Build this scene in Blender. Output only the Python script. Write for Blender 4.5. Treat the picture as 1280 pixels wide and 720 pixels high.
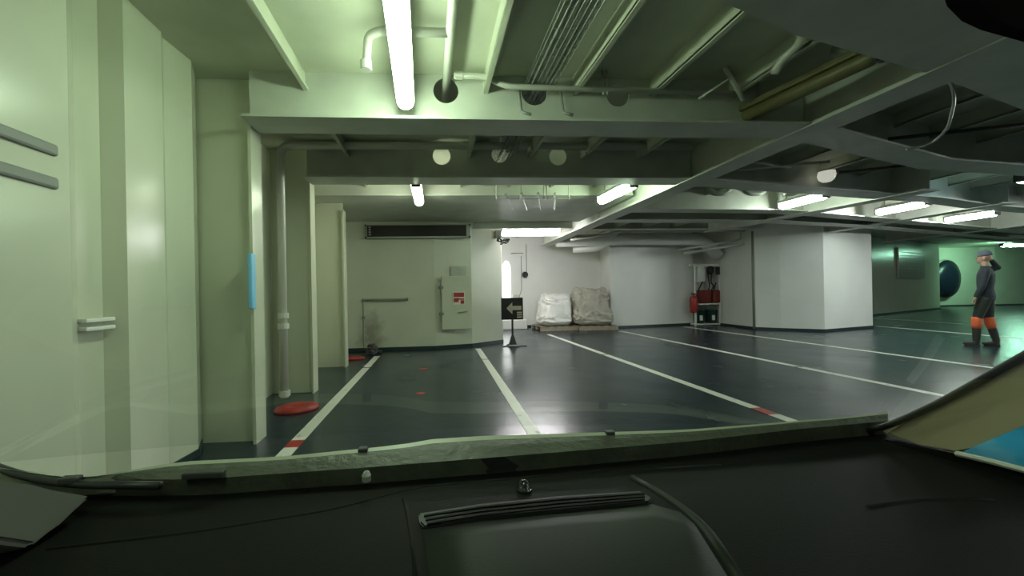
import bpy, bmesh, math, random
from mathutils import Vector, Matrix, noise
random.seed(7)
S = bpy.context.scene
C = S.collection
for o in list(bpy.data.objects): bpy.data.objects.remove(o)
# ------------------------------------------------------------------ camera
F, CH, VPX, VPY, YAW, ROLL = 460.0, 1.2, 541.0, 366.0, math.radians(4), math.radians(1.1)
fw = Vector((math.sin(YAW), math.cos(YAW), 0))
r0 = Vector((math.cos(YAW), -math.sin(YAW), 0)); u0 = Vector((0, 0, 1))
RT = r0*math.cos(ROLL) - u0*math.sin(ROLL); UP = u0*math.cos(ROLL) + r0*math.sin(ROLL)
yv = Vector((0, 1, 0))
CX = VPX - F*yv.dot(RT)/yv.dot(fw); CY = VPY + F*yv.dot(UP)/yv.dot(fw)
cd = bpy.data.cameras.new('camera'); cam = bpy.data.objects.new('camera', cd); C.objects.link(cam)
cd.sensor_width = 36; cd.lens = F/1280*36; cd.clip_start = 0.01; cd.clip_end = 200
cd.shift_x = (640-CX)/1280; cd.shift_y = (CY-360)/1280
m3 = Matrix((RT, UP, -fw)).transposed()
cam.matrix_world = Matrix.Translation((0, 0, CH)) @ m3.to_4x4()
S.camera = cam
# ------------------------------------------------------------------ world, exposure
W = bpy.data.worlds.new('world'); S.world = W; W.use_nodes = True
W.node_tree.nodes['Background'].inputs[0].default_value = (0.55, 0.75, 0.8, 1)
W.node_tree.nodes['Background'].inputs[1].default_value = 0.02
S.view_settings.view_transform = 'Standard'; S.view_settings.look = 'None'
S.view_settings.gamma = 1; S.view_settings.use_curve_mapping = False
S.view_settings.exposure = 0.0
S.cycles.use_denoising = True
S.cycles.max_bounces = 10; S.cycles.diffuse_bounces = 7; S.cycles.transparent_max_bounces = 12
S.cycles.sample_clamp_indirect = 4
TUBE_NEAR = (0.77, 1.0, 0.70); TUBE_MID = (0.86, 1.0, 0.86); TUBE_FAR = (1.0, 0.97, 0.98)
TUBE_POWER = 38.0

def ray(px, py): return fw + RT*((px-CX)/F) - UP*((py-CY)/F)
def onz(px, py, z): d = ray(px, py); return Vector((0, 0, CH)) + d*((z-CH)/d.z)
def ony(px, py, y): d = ray(px, py); return Vector((0, 0, CH)) + d*(y/d.y)
def onx(px, py, x): d = ray(px, py); return Vector((0, 0, CH)) + d*(x/d.x)

# ------------------------------------------------------------------ materials
MATS = {}
def mat(name, col, rough=0.5, metal=0.0, var=0.0, scale=4.0, bump=0.0, bscale=30.0, emit=None, estr=0, stain=None, coat=0.0, rvar=0.0, spec=0.5):
    if name in MATS: return MATS[name]
    m = bpy.data.materials.new(name); m.use_nodes = True; nt = m.node_tree; b = nt.nodes['Principled BSDF']
    b.inputs['Base Color'].default_value = (*col, 1); b.inputs['Roughness'].default_value = rough
    b.inputs['Metallic'].default_value = metal; b.inputs['Coat Weight'].default_value = coat
    b.inputs['Specular IOR Level'].default_value = spec
    tc = nt.nodes.new('ShaderNodeNewGeometry')
    if var or stain:
        n = nt.nodes.new('ShaderNodeTexNoise'); n.inputs['Scale'].default_value = scale; n.inputs['Detail'].default_value = 6
        nt.links.new(tc.outputs['Position'], n.inputs['Vector'])
        rmp = nt.nodes.new('ShaderNodeMapRange'); rmp.inputs[1].default_value = 0.35; rmp.inputs[2].default_value = 0.65
        nt.links.new(n.outputs['Fac'], rmp.inputs[0])
        mx = nt.nodes.new('ShaderNodeMix'); mx.data_type = 'RGBA'
        c2 = stain or tuple(c*(1-var) for c in col)
        mx.inputs[6].default_value = (*col, 1); mx.inputs[7].default_value = (*c2, 1)
        if stain: rmp.inputs[1].default_value = 0.6; rmp.inputs[2].default_value = 0.75
        nt.links.new(rmp.outputs[0], mx.inputs[0]); nt.links.new(mx.outputs[2], b.inputs['Base Color'])
        if rvar:
            r2 = nt.nodes.new('ShaderNodeMapRange'); r2.inputs[3].default_value = rough-rvar; r2.inputs[4].default_value = rough+rvar
            nt.links.new(n.outputs['Fac'], r2.inputs[0]); nt.links.new(r2.outputs[0], b.inputs['Roughness'])
    if bump:
        n2 = nt.nodes.new('ShaderNodeTexNoise'); n2.inputs['Scale'].default_value = bscale; n2.inputs['Detail'].default_value = 3
        nt.links.new(tc.outputs['Position'], n2.inputs['Vector'])
        bp = nt.nodes.new('ShaderNodeBump'); bp.inputs['Strength'].default_value = bump; bp.inputs['Distance'].default_value = 0.02
        nt.links.new(n2.outputs['Fac'], bp.inputs['Height']); nt.links.new(bp.outputs[0], b.inputs['Normal'])
    if emit:
        b.inputs['Emission Color'].default_value = (*emit, 1); b.inputs['Emission Strength'].default_value = estr
    MATS[name] = m; return m
CREAM = mat('cream_paint', (0.60, 0.62, 0.49), 0.24, var=0.06, scale=2, bump=0.12, bscale=5)
CEIL = mat('ceiling_paint', (0.58, 0.60, 0.48), 0.45, var=0.12, scale=3, bump=0.1, bscale=8)
STEEL = mat('beam_paint', (0.60, 0.62, 0.55), 0.42, var=0.15, scale=3, bump=0.08, bscale=8)
WHITE = mat('white_paint', (0.78, 0.78, 0.75), 0.38, var=0.05, scale=2, bump=0.06, bscale=6)
GREY = mat('grey_paint', (0.26, 0.27, 0.25), 0.45, var=0.15, scale=3)
DECK = mat('deck_paint', (0.016, 0.030, 0.042), 0.25, var=0.25, scale=1.3, bump=0.10, bscale=9, rvar=0.08, coat=0.0)
KICK = mat('kick_strip_paint', (0.02, 0.035, 0.04), 0.4)
LINE = mat('line_paint', (0.66, 0.66, 0.60), 0.4, stain=(0.22, 0.23, 0.21), scale=9, bump=0.1)
RED = mat('red_paint', (0.42, 0.03, 0.025), 0.4, var=0.4, scale=12)
PIPE = mat('pipe_paint', (0.60, 0.60, 0.54), 0.35)
DARK = mat('dark_metal', (0.03, 0.03, 0.03), 0.5)
BLACK = mat('black_plastic', (0.008, 0.008, 0.009), 0.5)
GALV = mat('galvanised_steel', (0.38, 0.40, 0.37), 0.4, 0.6)
OLIVE = mat('yellowed_plastic', (0.17, 0.155, 0.065), 0.45, var=0.3, scale=8)
DASH = mat('dashboard_plastic', (0.003, 0.003, 0.0025), 0.65, spec=0.14, bump=0.15, bscale=900)
PAD = mat('dashboard_pad_plastic', (0.010, 0.013, 0.009), 0.5, spec=0.2, bump=0.1, bscale=900)
BAGW = mat('white_wrap', (0.78, 0.77, 0.74), 0.3, bump=0.8, bscale=9)
BAGG = mat('beige_wrap', (0.40, 0.38, 0.32), 0.5, stain=(0.12, 0.11, 0.09), scale=6, bump=0.9, bscale=9)
WOOD = mat('pallet_wood', (0.32, 0.27, 0.20), 0.7, var=0.3, scale=12)
def emis(name, col, s):
    return mat(name, (0.8, 0.8, 0.8), 0.4, emit=col, estr=s)

# ------------------------------------------------------------------ mesh helpers
def fin(bm, name, m, parent=None, smooth=False, link=True):
    me = bpy.data.meshes.new(name); bmesh.ops.recalc_face_normals(bm, faces=bm.faces); bm.to_mesh(me); bm.free()
    if smooth:
        for p in me.polygons: p.use_smooth = True
    me.materials.append(m)
    o = bpy.data.objects.new(name, me); C.objects.link(o)
    if parent: o.parent = parent
    return o
def tag(o, label, cat, group=None, kind=None):
    o['label'] = label; o['category'] = cat
    if group: o['group'] = group
    if kind: o['kind'] = kind
    return o
def struct(o, label=None, cat=None, group=None):
    o['kind'] = 'structure'
    if label: o['label'] = label
    if cat: o['category'] = cat
    if group: o['group'] = group
    return o
def thing(name, label, cat, loc=(0, 0, 0), rz=0, group=None):
    o = bpy.data.objects.new(name, None); C.objects.link(o); o.location = loc; o.rotation_euler = (0, 0, rz)
    o.empty_display_size = 0.1
    return tag(o, label, cat, group)
def box(bm, a, b, mtx=None):
    x0, y0, z0 = a; x1, y1, z1 = b
    v = [bm.verts.new(Vector(p) if mtx is None else mtx @ Vector(p)) for p in
         [(x0,y0,z0),(x1,y0,z0),(x1,y1,z0),(x0,y1,z0),(x0,y0,z1),(x1,y0,z1),(x1,y1,z1),(x0,y1,z1)]]
    for f in [(0,3,2,1),(4,5,6,7),(0,1,5,4),(1,2,6,5),(2,3,7,6),(3,0,4,7)]: bm.faces.new([v[i] for i in f])
    return v
def bevel(bm, w=0.01, seg=2):
    bmesh.ops.bevel(bm, geom=list(bm.edges), offset=w, segments=seg, affect='EDGES', profile=0.5)
def fillet(pts, r, n=5):
    pts = [Vector(p) for p in pts]; out = [pts[0]]
    for i in range(1, len(pts)-1):
        a, b, c = pts[i-1], pts[i], pts[i+1]
        d1 = (a-b); d2 = (c-b); rr = min(r, d1.length*0.45, d2.length*0.45)
        p1 = b+d1.normalized()*rr; p2 = b+d2.normalized()*rr
        for k in range(n+1):
            t = k/n; out.append(p1*(1-t)**2 + b*2*t*(1-t) + p2*t*t)
    out.append(pts[-1]); return out
def tube(bm, pts, r, n=10, rad=None, caps=True):
    pts = [Vector(p) for p in pts]
    if rad: pts = fillet(pts, rad)
    rs = r if isinstance(r, (list, tuple)) else [r]*len(pts)
    rings = []; prev = None
    for i, p in enumerate(pts):
        t = (pts[min(i+1, len(pts)-1)]-pts[max(i-1, 0)]).normalized()
        if prev is None:
            u = t.cross(Vector((0, 0, 1)));
            if u.length < 1e-3: u = t.cross(Vector((1, 0, 0)))
            u.normalize()
        else: u = (prev - t*prev.dot(t)).normalized()
        prev = u; w = t.cross(u)
        rings.append([bm.verts.new(p + (u*math.cos(2*math.pi*k/n)+w*math.sin(2*math.pi*k/n))*rs[i]) for k in range(n)])
    for a, b in zip(rings, rings[1:]):
        for k in range(n): bm.faces.new((a[k], a[(k+1) % n], b[(k+1) % n], b[k]))
    if caps: bm.faces.new(rings[0][::-1]); bm.faces.new(rings[-1])
def lathe(bm, prof, n=20, mtx=Matrix()):
    rings = [[bm.verts.new(mtx @ Vector((r*math.cos(2*math.pi*k/n), r*math.sin(2*math.pi*k/n), z))) for k in range(n)] for r, z in prof]
    for a, b in zip(rings, rings[1:]):
        for k in range(n): bm.faces.new((a[k], a[(k+1) % n], b[(k+1) % n], b[k]))
    bm.faces.new(rings[0][::-1]); bm.faces.new(rings[-1])
def prism(bm, pts, off):
    """closed solid: polygon pts pushed by the vector off"""
    off = Vector(off); a = [bm.verts.new(Vector(p)) for p in pts]; b = [bm.verts.new(Vector(p)+off) for p in pts]
    bm.faces.new(a[::-1]); bm.faces.new(b); n = len(a)
    for k in range(n): bm.faces.new((a[k], a[(k+1) % n], b[(k+1) % n], b[k]))
def wallstrip(bm, plan, z0, z1, th, side=1):
    """vertical wall that follows a plan polyline, with thickness to one side"""
    P = [Vector((x, y)) for x, y in plan]; off = []
    for i, p in enumerate(P):
        ns = []
        if i: d = (P[i]-P[i-1]).normalized(); ns.append(Vector((-d.y, d.x)))
        if i < len(P)-1: d = (P[i+1]-P[i]).normalized(); ns.append(Vector((-d.y, d.x)))
        n = sum(ns, Vector((0, 0))).normalized(); k = 1/max(0.4, n.dot(ns[0]))
        off.append(p+n*th*side*k)
    V = [[bm.verts.new((q.x, q.y, z)) for q in (P[i], off[i]) for z in (z0, z1)] for i in range(len(P))]
    for a, b in zip(V, V[1:]):
        bm.faces.new((a[0], b[0], b[1], a[1])); bm.faces.new((a[2], a[3], b[3], b[2]))
        bm.faces.new((a[1], b[1], b[3], a[3])); bm.faces.new((a[0], a[2], b[2], b[0]))
    for e in (V[0], V[-1]): bm.faces.new((e[0], e[1], e[3], e[2]))
def rodx(a, b): return Vector(b)-Vector(a)

# ================================================================== DECK SHELL
CZ = 3.0
bm = bmesh.new(); box(bm, (-2.6, -6, -0.12), (34, 20, 0)); struct(fin(bm, 'floor', DECK))
bm = bmesh.new(); box(bm, (-2.6, -6, CZ), (34, 20, CZ+0.1)); struct(fin(bm, 'ceiling', CEIL))
# left hull side with its corrugation
LP = [(-1.72, -6), (-1.72, 0.6), (-1.70, 1.86), (-1.86, 2.06), (-1.90, 2.11), (-1.90, 2.26), (-1.80, 2.31), (-1.80, 2.62), (-1.83, 2.68), (-1.80, 2.93), (-1.90, 3.14)]
bm = bmesh.new(); wallstrip(bm, LP, 0, CZ, 0.12, 1)
struct(fin(bm, 'wall_left', CREAM))
bm = bmesh.new(); wallstrip(bm, [(-1.98, 3.1), (-1.98, 7.95)], 0, CZ, 0.1, 1)
struct(fin(bm, 'wall_left_far', CREAM))
# horizontal recesses low ledges on the near panel
for k, z in enumerate((1.70, 1.85)):
    bm = bmesh.new(); box(bm, (-1.73, 0.4, z), (-1.685, 1.80, z+0.055)); bevel(bm, 0.012)
    tag(fin(bm, 'stiffener_bar', GREY), ['lower', 'upper'][k]+' grey horizontal bar along the near left wall panel', 'wall bar', kind='structure')
# deep transverse web frames on the left side
for i, (y, x1) in enumerate([(3.18, -1.46), (4.68, -1.48), (6.26, -1.46)]):
    bm = bmesh.new(); box(bm, (-1.97, y-0.012, 0), (x1-0.01, y+0.012, CZ))
    box(bm, (x1-0.012, y-0.09, 0), (x1+0.012, y+0.09, 2.60))
    lab = ['near', 'middle', 'far'][i]+' cream steel web frame standing out from the left wall'
    tag(fin(bm, 'web_frame', CREAM), lab, 'frame', 'web frames of the left wall', 'structure')
# baseboards (painted kick strips)
def base(name, plan, th=0.012, h=0.07, side=-1):
    bm = bmesh.new(); wallstrip(bm, plan, 0, h, th, side); struct(fin(bm, name, KICK))
base('baseboard_left', [(-1.80, 2.31), (-1.80, 2.62), (-1.83, 2.68), (-1.80, 2.93), (-1.895, 3.12)], side=-1, h=0.05)
# deck house at the back
HP = [(-2.1, 7.85), (0.04, 7.85), (0.85, 8.05), (1.62, 8.55), (1.75, 9.2), (1.75, 12.1)]
bm = bmesh.new(); wallstrip(bm, HP, 0, CZ, 0.08, 1); HW = mat('deck_house_paint', (0.62, 0.63, 0.52), 0.33, var=0.06, scale=2, bump=0.12, bscale=5); struct(fin(bm, 'wall_back', HW))
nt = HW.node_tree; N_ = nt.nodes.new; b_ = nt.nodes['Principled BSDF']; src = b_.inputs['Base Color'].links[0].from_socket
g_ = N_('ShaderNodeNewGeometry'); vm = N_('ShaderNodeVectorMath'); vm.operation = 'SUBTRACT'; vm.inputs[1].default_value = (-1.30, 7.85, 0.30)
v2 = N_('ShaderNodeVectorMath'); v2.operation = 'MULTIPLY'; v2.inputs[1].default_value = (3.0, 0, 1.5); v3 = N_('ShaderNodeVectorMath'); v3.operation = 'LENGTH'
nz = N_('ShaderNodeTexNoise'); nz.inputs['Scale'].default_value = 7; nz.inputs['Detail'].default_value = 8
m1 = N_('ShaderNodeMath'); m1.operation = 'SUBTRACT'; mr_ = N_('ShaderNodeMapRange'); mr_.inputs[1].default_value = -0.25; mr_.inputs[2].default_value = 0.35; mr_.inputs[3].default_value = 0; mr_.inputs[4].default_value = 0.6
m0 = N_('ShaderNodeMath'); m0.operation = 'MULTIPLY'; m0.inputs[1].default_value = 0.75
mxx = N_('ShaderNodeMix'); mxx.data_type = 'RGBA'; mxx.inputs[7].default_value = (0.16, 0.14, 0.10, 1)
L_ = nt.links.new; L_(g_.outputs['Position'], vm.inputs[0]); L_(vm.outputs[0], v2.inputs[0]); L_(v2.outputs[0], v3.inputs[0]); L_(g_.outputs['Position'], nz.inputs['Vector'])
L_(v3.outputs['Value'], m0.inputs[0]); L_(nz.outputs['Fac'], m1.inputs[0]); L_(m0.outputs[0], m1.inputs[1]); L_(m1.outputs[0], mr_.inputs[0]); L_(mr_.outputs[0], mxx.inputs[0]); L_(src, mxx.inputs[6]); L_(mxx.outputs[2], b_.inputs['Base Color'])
base('baseboard_back', HP)
FW = [(1.75, 12.0), (5.62, 12.0), (5.42, 10.9), (8.40, 11.35)]
bm = bmesh.new(); wallstrip(bm, FW, 0, CZ, 0.08, 1); struct(fin(bm, 'wall_far', WHITE))
base('baseboard_far', FW)
NP = [(8.40, 11.35), (8.45, 11.8), (9.12, 11.8), (9.16, 11.35), (9.05, 10.9), (8.98, 9.67)]
bm = bmesh.new(); wallstrip(bm, NP, 0, CZ, 0.06, 1); struct(fin(bm, 'wall_niche', WHITE))
base('baseboard_niche', [(9.16, 11.35), (9.05, 10.9), (8.98, 9.67)])
CP = [(8.98, 9.67), (9.35, 9.3), (10.03, 8.78), (12.05, 9.3), (12.5, 9.9), (12.5, 11.6)]
bm = bmesh.new(); wallstrip(bm, CP, 0, CZ, 0.08, 1); struct(fin(bm, 'wall_column', WHITE))
base('baseboard_column', CP)
bm = bmesh.new(); tube(bm, [(8.97, 9.72, 0.02), (8.97, 9.72, 2.75)], 0.03); tag(fin(bm, 'drain_pipe', GREY, smooth=True), 'thin dark vertical pipe down the left edge of the big white column', 'pipe')
RP = [(12.5, 11.5), (16.6, 12.8), (23.5, 15.5), (23.9, 17.0)]
bm = bmesh.new(); wallstrip(bm, RP, 0, CZ, 0.1, 1); struct(fin(bm, 'wall_right', CREAM))
base('baseboard_right', RP)
EP = [(23.7, 17.0), (28.1, 17.0), (28.6, 16.8), (33, 16.8)]
bm = bmesh.new(); wallstrip(bm, EP, 0, CZ, 0.1, 1); struct(fin(bm, 'wall_right_far', CREAM))
base('baseboard_right_far', EP)
bm = bmesh.new(); wallstrip(bm, [(33, 17), (33, -6)], 0, CZ, 0.1, 1); struct(fin(bm, 'wall_right_end', GREY))
bm = bmesh.new(); wallstrip(bm, [(33, -5.9), (-2.5, -5.9)], 0, CZ, 0.1, 1); struct(fin(bm, 'wall_behind', GREY))

# ------------------------------------------------------------------ beams
def web_mesh(x0, x1, z0, z1, y, th, holes):
    cu = bpy.data.curves.new('web', 'CURVE'); cu.dimensions = '2D'; cu.fill_mode = 'BOTH'; cu.extrude = th/2
    def poly(pts):
        sp = cu.splines.new('POLY'); sp.points.add(len(pts)-1); sp.use_cyclic_u = True
        for p, q in zip(sp.points, pts): p.co = (q[0], q[1], 0, 1)
    poly([(x0, z0), (x1, z0), (x1, z1), (x0, z1)])
    for hx, hz, hr in holes: poly([(hx+hr*math.cos(k*math.pi/12), hz+hr*math.sin(k*math.pi/12)) for k in range(24)])
    o = bpy.data.objects.new('web_curve', cu); C.objects.link(o); dg = bpy.context.evaluated_depsgraph_get(); dg.update()
    me = bpy.data.meshes.new_from_object(o.evaluated_get(dg)); bpy.data.objects.remove(o)
    me.transform(Matrix.Translation((0, y, 0)) @ Matrix.Rotation(math.pi/2, 4, 'X')); return me
BB = 2.57
def beam(pl, holes, label, bott=BB, w=0.15, m=STEEL, near=None):
    """T beam: web with round holes and a bottom flange, following a plan polyline"""
    bm = bmesh.new()
    (x0, y0), (x1, y1) = pl[0], pl[1]
    me = web_mesh(x0, x1, bott+0.008, CZ, (y0+y1)/2, 0.016, holes); bm.from_mesh(me)
    if len(pl) > 2: wallstrip(bm, pl[1:], bott+0.008, CZ, 0.016, 1)
    n = len(pl)
    lo = [Vector((x, y-(near or w), bott)) for x, y in pl]; hi = [Vector((x, y+w, bott)) for x, y in pl]
    for k in range(n-1): prism(bm, [lo[k], lo[k+1], hi[k+1], hi[k]], (0, 0, 0.02))
    return tag(fin(bm, 'ceiling_beam', m), label, 'beam', 'transverse deck beams', 'structure')
beam([(-1.7, 1.50), (1.2, 1.52), (2.02, 1.80), (3.25, 2.10), (7, 3.2), (12, 4.4)], [], 'grey transverse ceiling beam nearest the car, passing overhead', w=0.08, near=0.9)
beam([(-1.43, 3.05), (3.3, 3.05), (5.8, 3.85), (8.0, 4.15), (14, 5.0)], [(0.14, 2.87, 0.105), (0.885, 2.87, 0.11), (1.61, 2.86, 0.10)], 'cream ceiling beam with round holes carrying the cable tray')
beam([(-1.48, 4.53), (3.35, 4.53), (5.4, 4.95), (8.2, 5.5), (9.9, 6.0), (14, 6.9)], [(0.14, 2.88, 0.11), (0.86, 2.90, 0.10), (1.60, 2.88, 0.11)], 'dark grey ceiling beam with three round holes behind the cream one')
beam([(3.42, 6.20), (6.38, 6.34), (10.1, 7.35), (18, 9.6)], [], 'ceiling beam closing the lit bays in front of the white column')
bm = bmesh.new(); box(bm, (-1.98, 5.78, 2.72), (3.28, 7.98, CZ+0.01)); box(bm, (-1.98, 5.76, 2.72), (3.28, 5.80, 2.75)); box(bm, (-1.98, 5.76, 2.90), (3.28, 5.79, 2.93))
struct(fin(bm, 'ceiling_soffit', STEEL), 'lowered grey ceiling box in front of the deck house', 'ceiling box')
beam([(3.36, 7.15), (7.0, 7.3), (10.2, 8.0), (20, 11)], [], 'ceiling beam right of the big girder, ahead of the white column')
beam([(0.9, 8.10), (3.16, 8.10)], [], 'added ceiling beam shading the soffit, between the deck house corner and the big girder', bott=2.60, w=0.03)  # beam added to keep the brilliant lamp's light off the soffit
beam([(1.7, 9.55), (9.0, 9.62)], [], 'shallow ceiling beam just behind the wide brilliant lamp', bott=2.80)
beam([(-1.9, 0.1), (12, 0.2)], [], 'ceiling beam above the windscreen')
def girder(x0, y0, x1, y1, label, w0=0.13, w1=0.17):
    bm = bmesh.new()
    prism(bm, [(x0-0.01, y0, BB), (x0+0.01, y0, BB), (x1+0.01, y1, BB), (x1-0.01, y1, BB)], (0, 0, CZ-BB))
    prism(bm, [(x0-w0, y0, BB-0.01), (x0+w1, y0, BB-0.01), (x1+w1, y1, BB-0.01), (x1-w0, y1, BB-0.01)], (0, 0, 0.03))
    return tag(fin(bm, 'ceiling_girder', STEEL), label, 'girder', 'lengthwise deck girders', 'structure')
girder(3.30, -5, 3.42, 11.0, 'lengthwise grey girder crossing the ceiling from upper right to the bright lamp')
girder(7.30, 4.9, 6.80, 8.6, 'lengthwise girder beside the tube light in front of the big column')
girder(10.0, 5.7, 10.25, 8.8, 'lengthwise girder beside the tube light above the column right edge')
girder(14.3, 5.0, 14.8, 11, 'lengthwise girder at the far right of the deck')
# lengthwise stiffeners
SX = [-1.0, 0.46, 1.22, 1.9, 2.62, 4.1, 4.9, 5.7, 6.5, 8.0, 8.8, 9.6, 11.2, 12.0, 12.9]
for i, x in enumerate(SX):
    y1 = 7.7 if x < 1.6 else (11.2 if x < 8 else 8.6)
    bm = bmesh.new(); box(bm, (x-0.006, -4, CZ-0.14), (x+0.006, y1, CZ)); box(bm, (x-0.006, -4, CZ-0.15), (x+0.03, y1, CZ-0.125))
    side = 'left of the big girder' if x < 3.2 else 'right of the big girder'
    tag(fin(bm, 'ceiling_stiffener', CEIL), 'cream lengthwise ceiling rib %s' % side, 'rib', 'ceiling ribs '+side, 'structure')

# ------------------------------------------------------------------ floor lines
def line(x0, y0, x1, y1, label, w=0.055, joints=(), red=None):
    bm = bmesh.new(); cuts = [0]+list(joints)+[1]; a = Vector((x0, y0, 0.001)); b = Vector((x1, y1, 0.001)); L = (b-a).length
    d = (b-a)/L; s = Vector((d.y, -d.x, 0))*w; g = 0.03/L
    for c0, c1 in zip(cuts, cuts[1:]):
        segs = [(c0+g, c1-g)]
        if red and c0 < red[0] < c1: segs = [(c0+g, red[0]), (red[1], c1-g)]
        for t0, t1 in segs:
            if t1 <= t0: continue
            p, q = a+d*L*t0, a+d*L*t1; prism(bm, [p-s, p+s, q+s, q-s], (0, 0, 0.003))
    o = tag(fin(bm, 'bay_line', LINE), label, 'floor line', 'painted bay lines on the deck')
    if red:
        bm = bmesh.new(); p, q = a+d*L*red[0], a+d*L*red[1]; prism(bm, [p-s, p+s, q+s, q-s], (0, 0, 0.0035))
        fin(bm, 'red_segment', RED, o)['label'] = 'red painted band across the line'
    return o
line(-1.15, 1.9, -1.09, 7.2, 'white bay line along the foot of the left web frames', joints=(0.79,), red=(0.205, 0.232))
line(0.80, 2.0, 0.93, 7.75, 'white bay line running to the deck house corner', joints=(0.78,), red=None)
line(3.16, 2.0, 3.13, 9.9, 'white bay line ending in front of the pallets', joints=(0.58, 0.9), red=(0.155, 0.18))
line(5.40, 2.2, 5.33, 10.2, 'white bay line ending at the far wall right of the pallets', joints=(0.36, 0.78), red=None)
line(7.80, 3.4, 7.72, 10.9, 'white bay line passing left of the fire gear niche', joints=(0.45,))
line(12.3, 6.4, 12.65, 9.7, 'white line on the deck behind the walking person')
line(10.6, 7.95, 17.5, 8.6, 'faint cross line on the deck beyond the walking person', w=0.03) if False else None
line(15.3, 9.6, 15.6, 12.2, 'faint white line on the far right deck', w=0.05)
# red painted things on the deck
def blob(cx, cy, rx, ry, h, label, rz=0):
    bm = bmesh.new(); prof = [(1.0, 0.0), (1.0, 0.35), (0.93, 0.75), (0.7, 1.0), (0.35, 1.0), (0.3, 0.7), (0.1, 0.65)]
    lathe(bm, prof, 28, Matrix.Translation((cx, cy, 0)) @ Matrix.Rotation(rz, 4, 'Z') @ Matrix.Diagonal((rx, ry, h, 1)))
    return tag(fin(bm, 'lashing_pot', RED, smooth=True), label, 'lashing point')
blob(-1.45, 3.98, 0.22, 0.17, 0.05, 'larger red oval deck fitting behind the nearest web frame', 0.3)
blob(-1.58, 6.95, 0.30, 0.12, 0.05, 'red deck fitting at the foot of the deck house by the far web frame')
for (x, y, rx, lab) in [(-0.17, 5.85, 0.07, 'small red mark on the deck nearer the deck house'), (-0.17, 4.42, 0.06, 'small red mark on the deck nearer the car')]:
    bm = bmesh.new(); lathe(bm, [(1, 0.0), (1, 0.5), (0.8, 1.0)], 16, Matrix.Translation((x, y, 0)) @ Matrix.Diagonal((rx, rx*0.9, 0.004, 1)))
    tag(fin(bm, 'red_spot', RED), lab, 'floor mark')

# ================================================================== LIGHTS
def tube_light(x, y0, x1, y1, z, col, power, label, lit=True, n=1.0, name='tube_light', hw=0.07):
    a = Vector((x, y0, z)); b = Vector((x1, y1, z)); d = (b-a).normalized(); ang = math.atan2(d.y, d.x)-math.pi/2
    t = thing(name, label, 'light', ((x+x1)/2, (y0+y1)/2, z), ang, 'tube light fittings' if lit else None)
    h = (b-a).length/2
    bm = bmesh.new(); box(bm, (-max(hw, 0.07*n), -h, 0.035), (max(hw, 0.07*n), h, 0.085 if n <= 1 else 0.15)); bevel(bm, 0.012); fin(bm, 'housing', WHITE if lit else OLIVE, t)
    bm = bmesh.new(); tube(bm, [(0, -h-0.0, 0), (0, -h+0.04, 0), (0, h-0.04, 0), (0, h, 0)], [0.045*n, 0.068*n, 0.068*n, 0.045*n], 16)
    tub = fin(bm, 'diffuser', emis('tube_glow_%d_%d' % (int(col[0]*100), int(power*10)), col, power) if lit else OLIVE, t, smooth=True)
    for s in (-1, 1):
        bm = bmesh.new(); box(bm, (-0.06*n, s*h-0.015, -0.05), (0.06*n, s*h+0.015, 0.08)); bevel(bm, 0.01); fin(bm, 'end_cap', DARK, t)
        bm = bmesh.new(); tube(bm, [(0, s*h*0.7, 0.085), (0, s*h*0.7, CZ-z)], 0.012, 8); fin(bm, 'hanger_rod', GALV, t)
    return t
P = TUBE_POWER
tube_light(-0.155, 1.78, -0.185, 2.93, 2.70, TUBE_NEAR, P, 'nearest lit tube light, hanging overhead at the top of the view')
tube_light(-0.19, 4.72, -0.18, 5.70, 2.60, (0.92, 1.0, 0.78), P*1.1, 'small lit tube light seen under the beams, left of centre')
tube_light(2.70, 4.73, 2.66, 5.62, 2.60, TUBE_NEAR, P*1.7, 'lit tube light tucked against the left side of the big girder')
tube_light(6.17, 5.34, 6.19, 6.12, 2.62, TUBE_MID, P*1.3, 'lit tube light in front of the big white column')
tube_light(8.70, 5.86, 8.78, 6.66, 2.62, (0.95, 1.0, 0.97), P*2.4, 'brightest lit tube light above the right edge of the column')
tube_light(11.55, 6.74, 11.57, 7.5, 2.62, (0.92, 1.0, 0.95), P*4.5, 'lit tube light high above the walking person')
tube_light(1.68, 8.77, 3.10, 8.75, 2.63, TUBE_FAR, P*2.0, 'wide brilliant lamp across the view above the pallets', n=1.4, hw=0.19)
tube_light(8.08, 4.50, 8.85, 4.64, 2.62, (0.6, 0.9, 1.0), P*0.3, 'bluish lamp at the right edge of the view') 
tube_light(25.2, 14.6, 26.6, 14.6, 2.82, (0.45, 1.0, 0.70), P*3.6, 'greenish lamp shining on the wall behind the person')
tube_light(-0.2, -1.3, -0.2, -0.2, 2.70, TUBE_NEAR, P, 'lit tube light behind the car')
for k, (x, y) in enumerate([(6.5, 2.0), (9.2, 2.4), (12.2, 3.2), (6.5, -1.0), (9.2, -1.0), (15.6, 4.6), (2.85, -1.2)]):   # unseen lamps added to brighten walls and column, carrying the rows on
    tube_light(x, y-0.5, x, y+0.5, 2.50, (0.92, 1.0, 0.96), P*(0.1, 0.4, 2.8, 0.5, 1.0, 7.0, 0.5)[k], 'added unseen tube light beside or behind the car, %s one' % ['first', 'second', 'third', 'fourth', 'fifth', 'sixth', 'seventh'][k], hw=0.2)
tube_light(2.77, 3.08, 2.93, 2.20, 2.70, TUBE_NEAR, 0, 'unlit yellowed tube light beside the girder, upper right', lit=False, n=0.8, hw=0.075)

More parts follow.
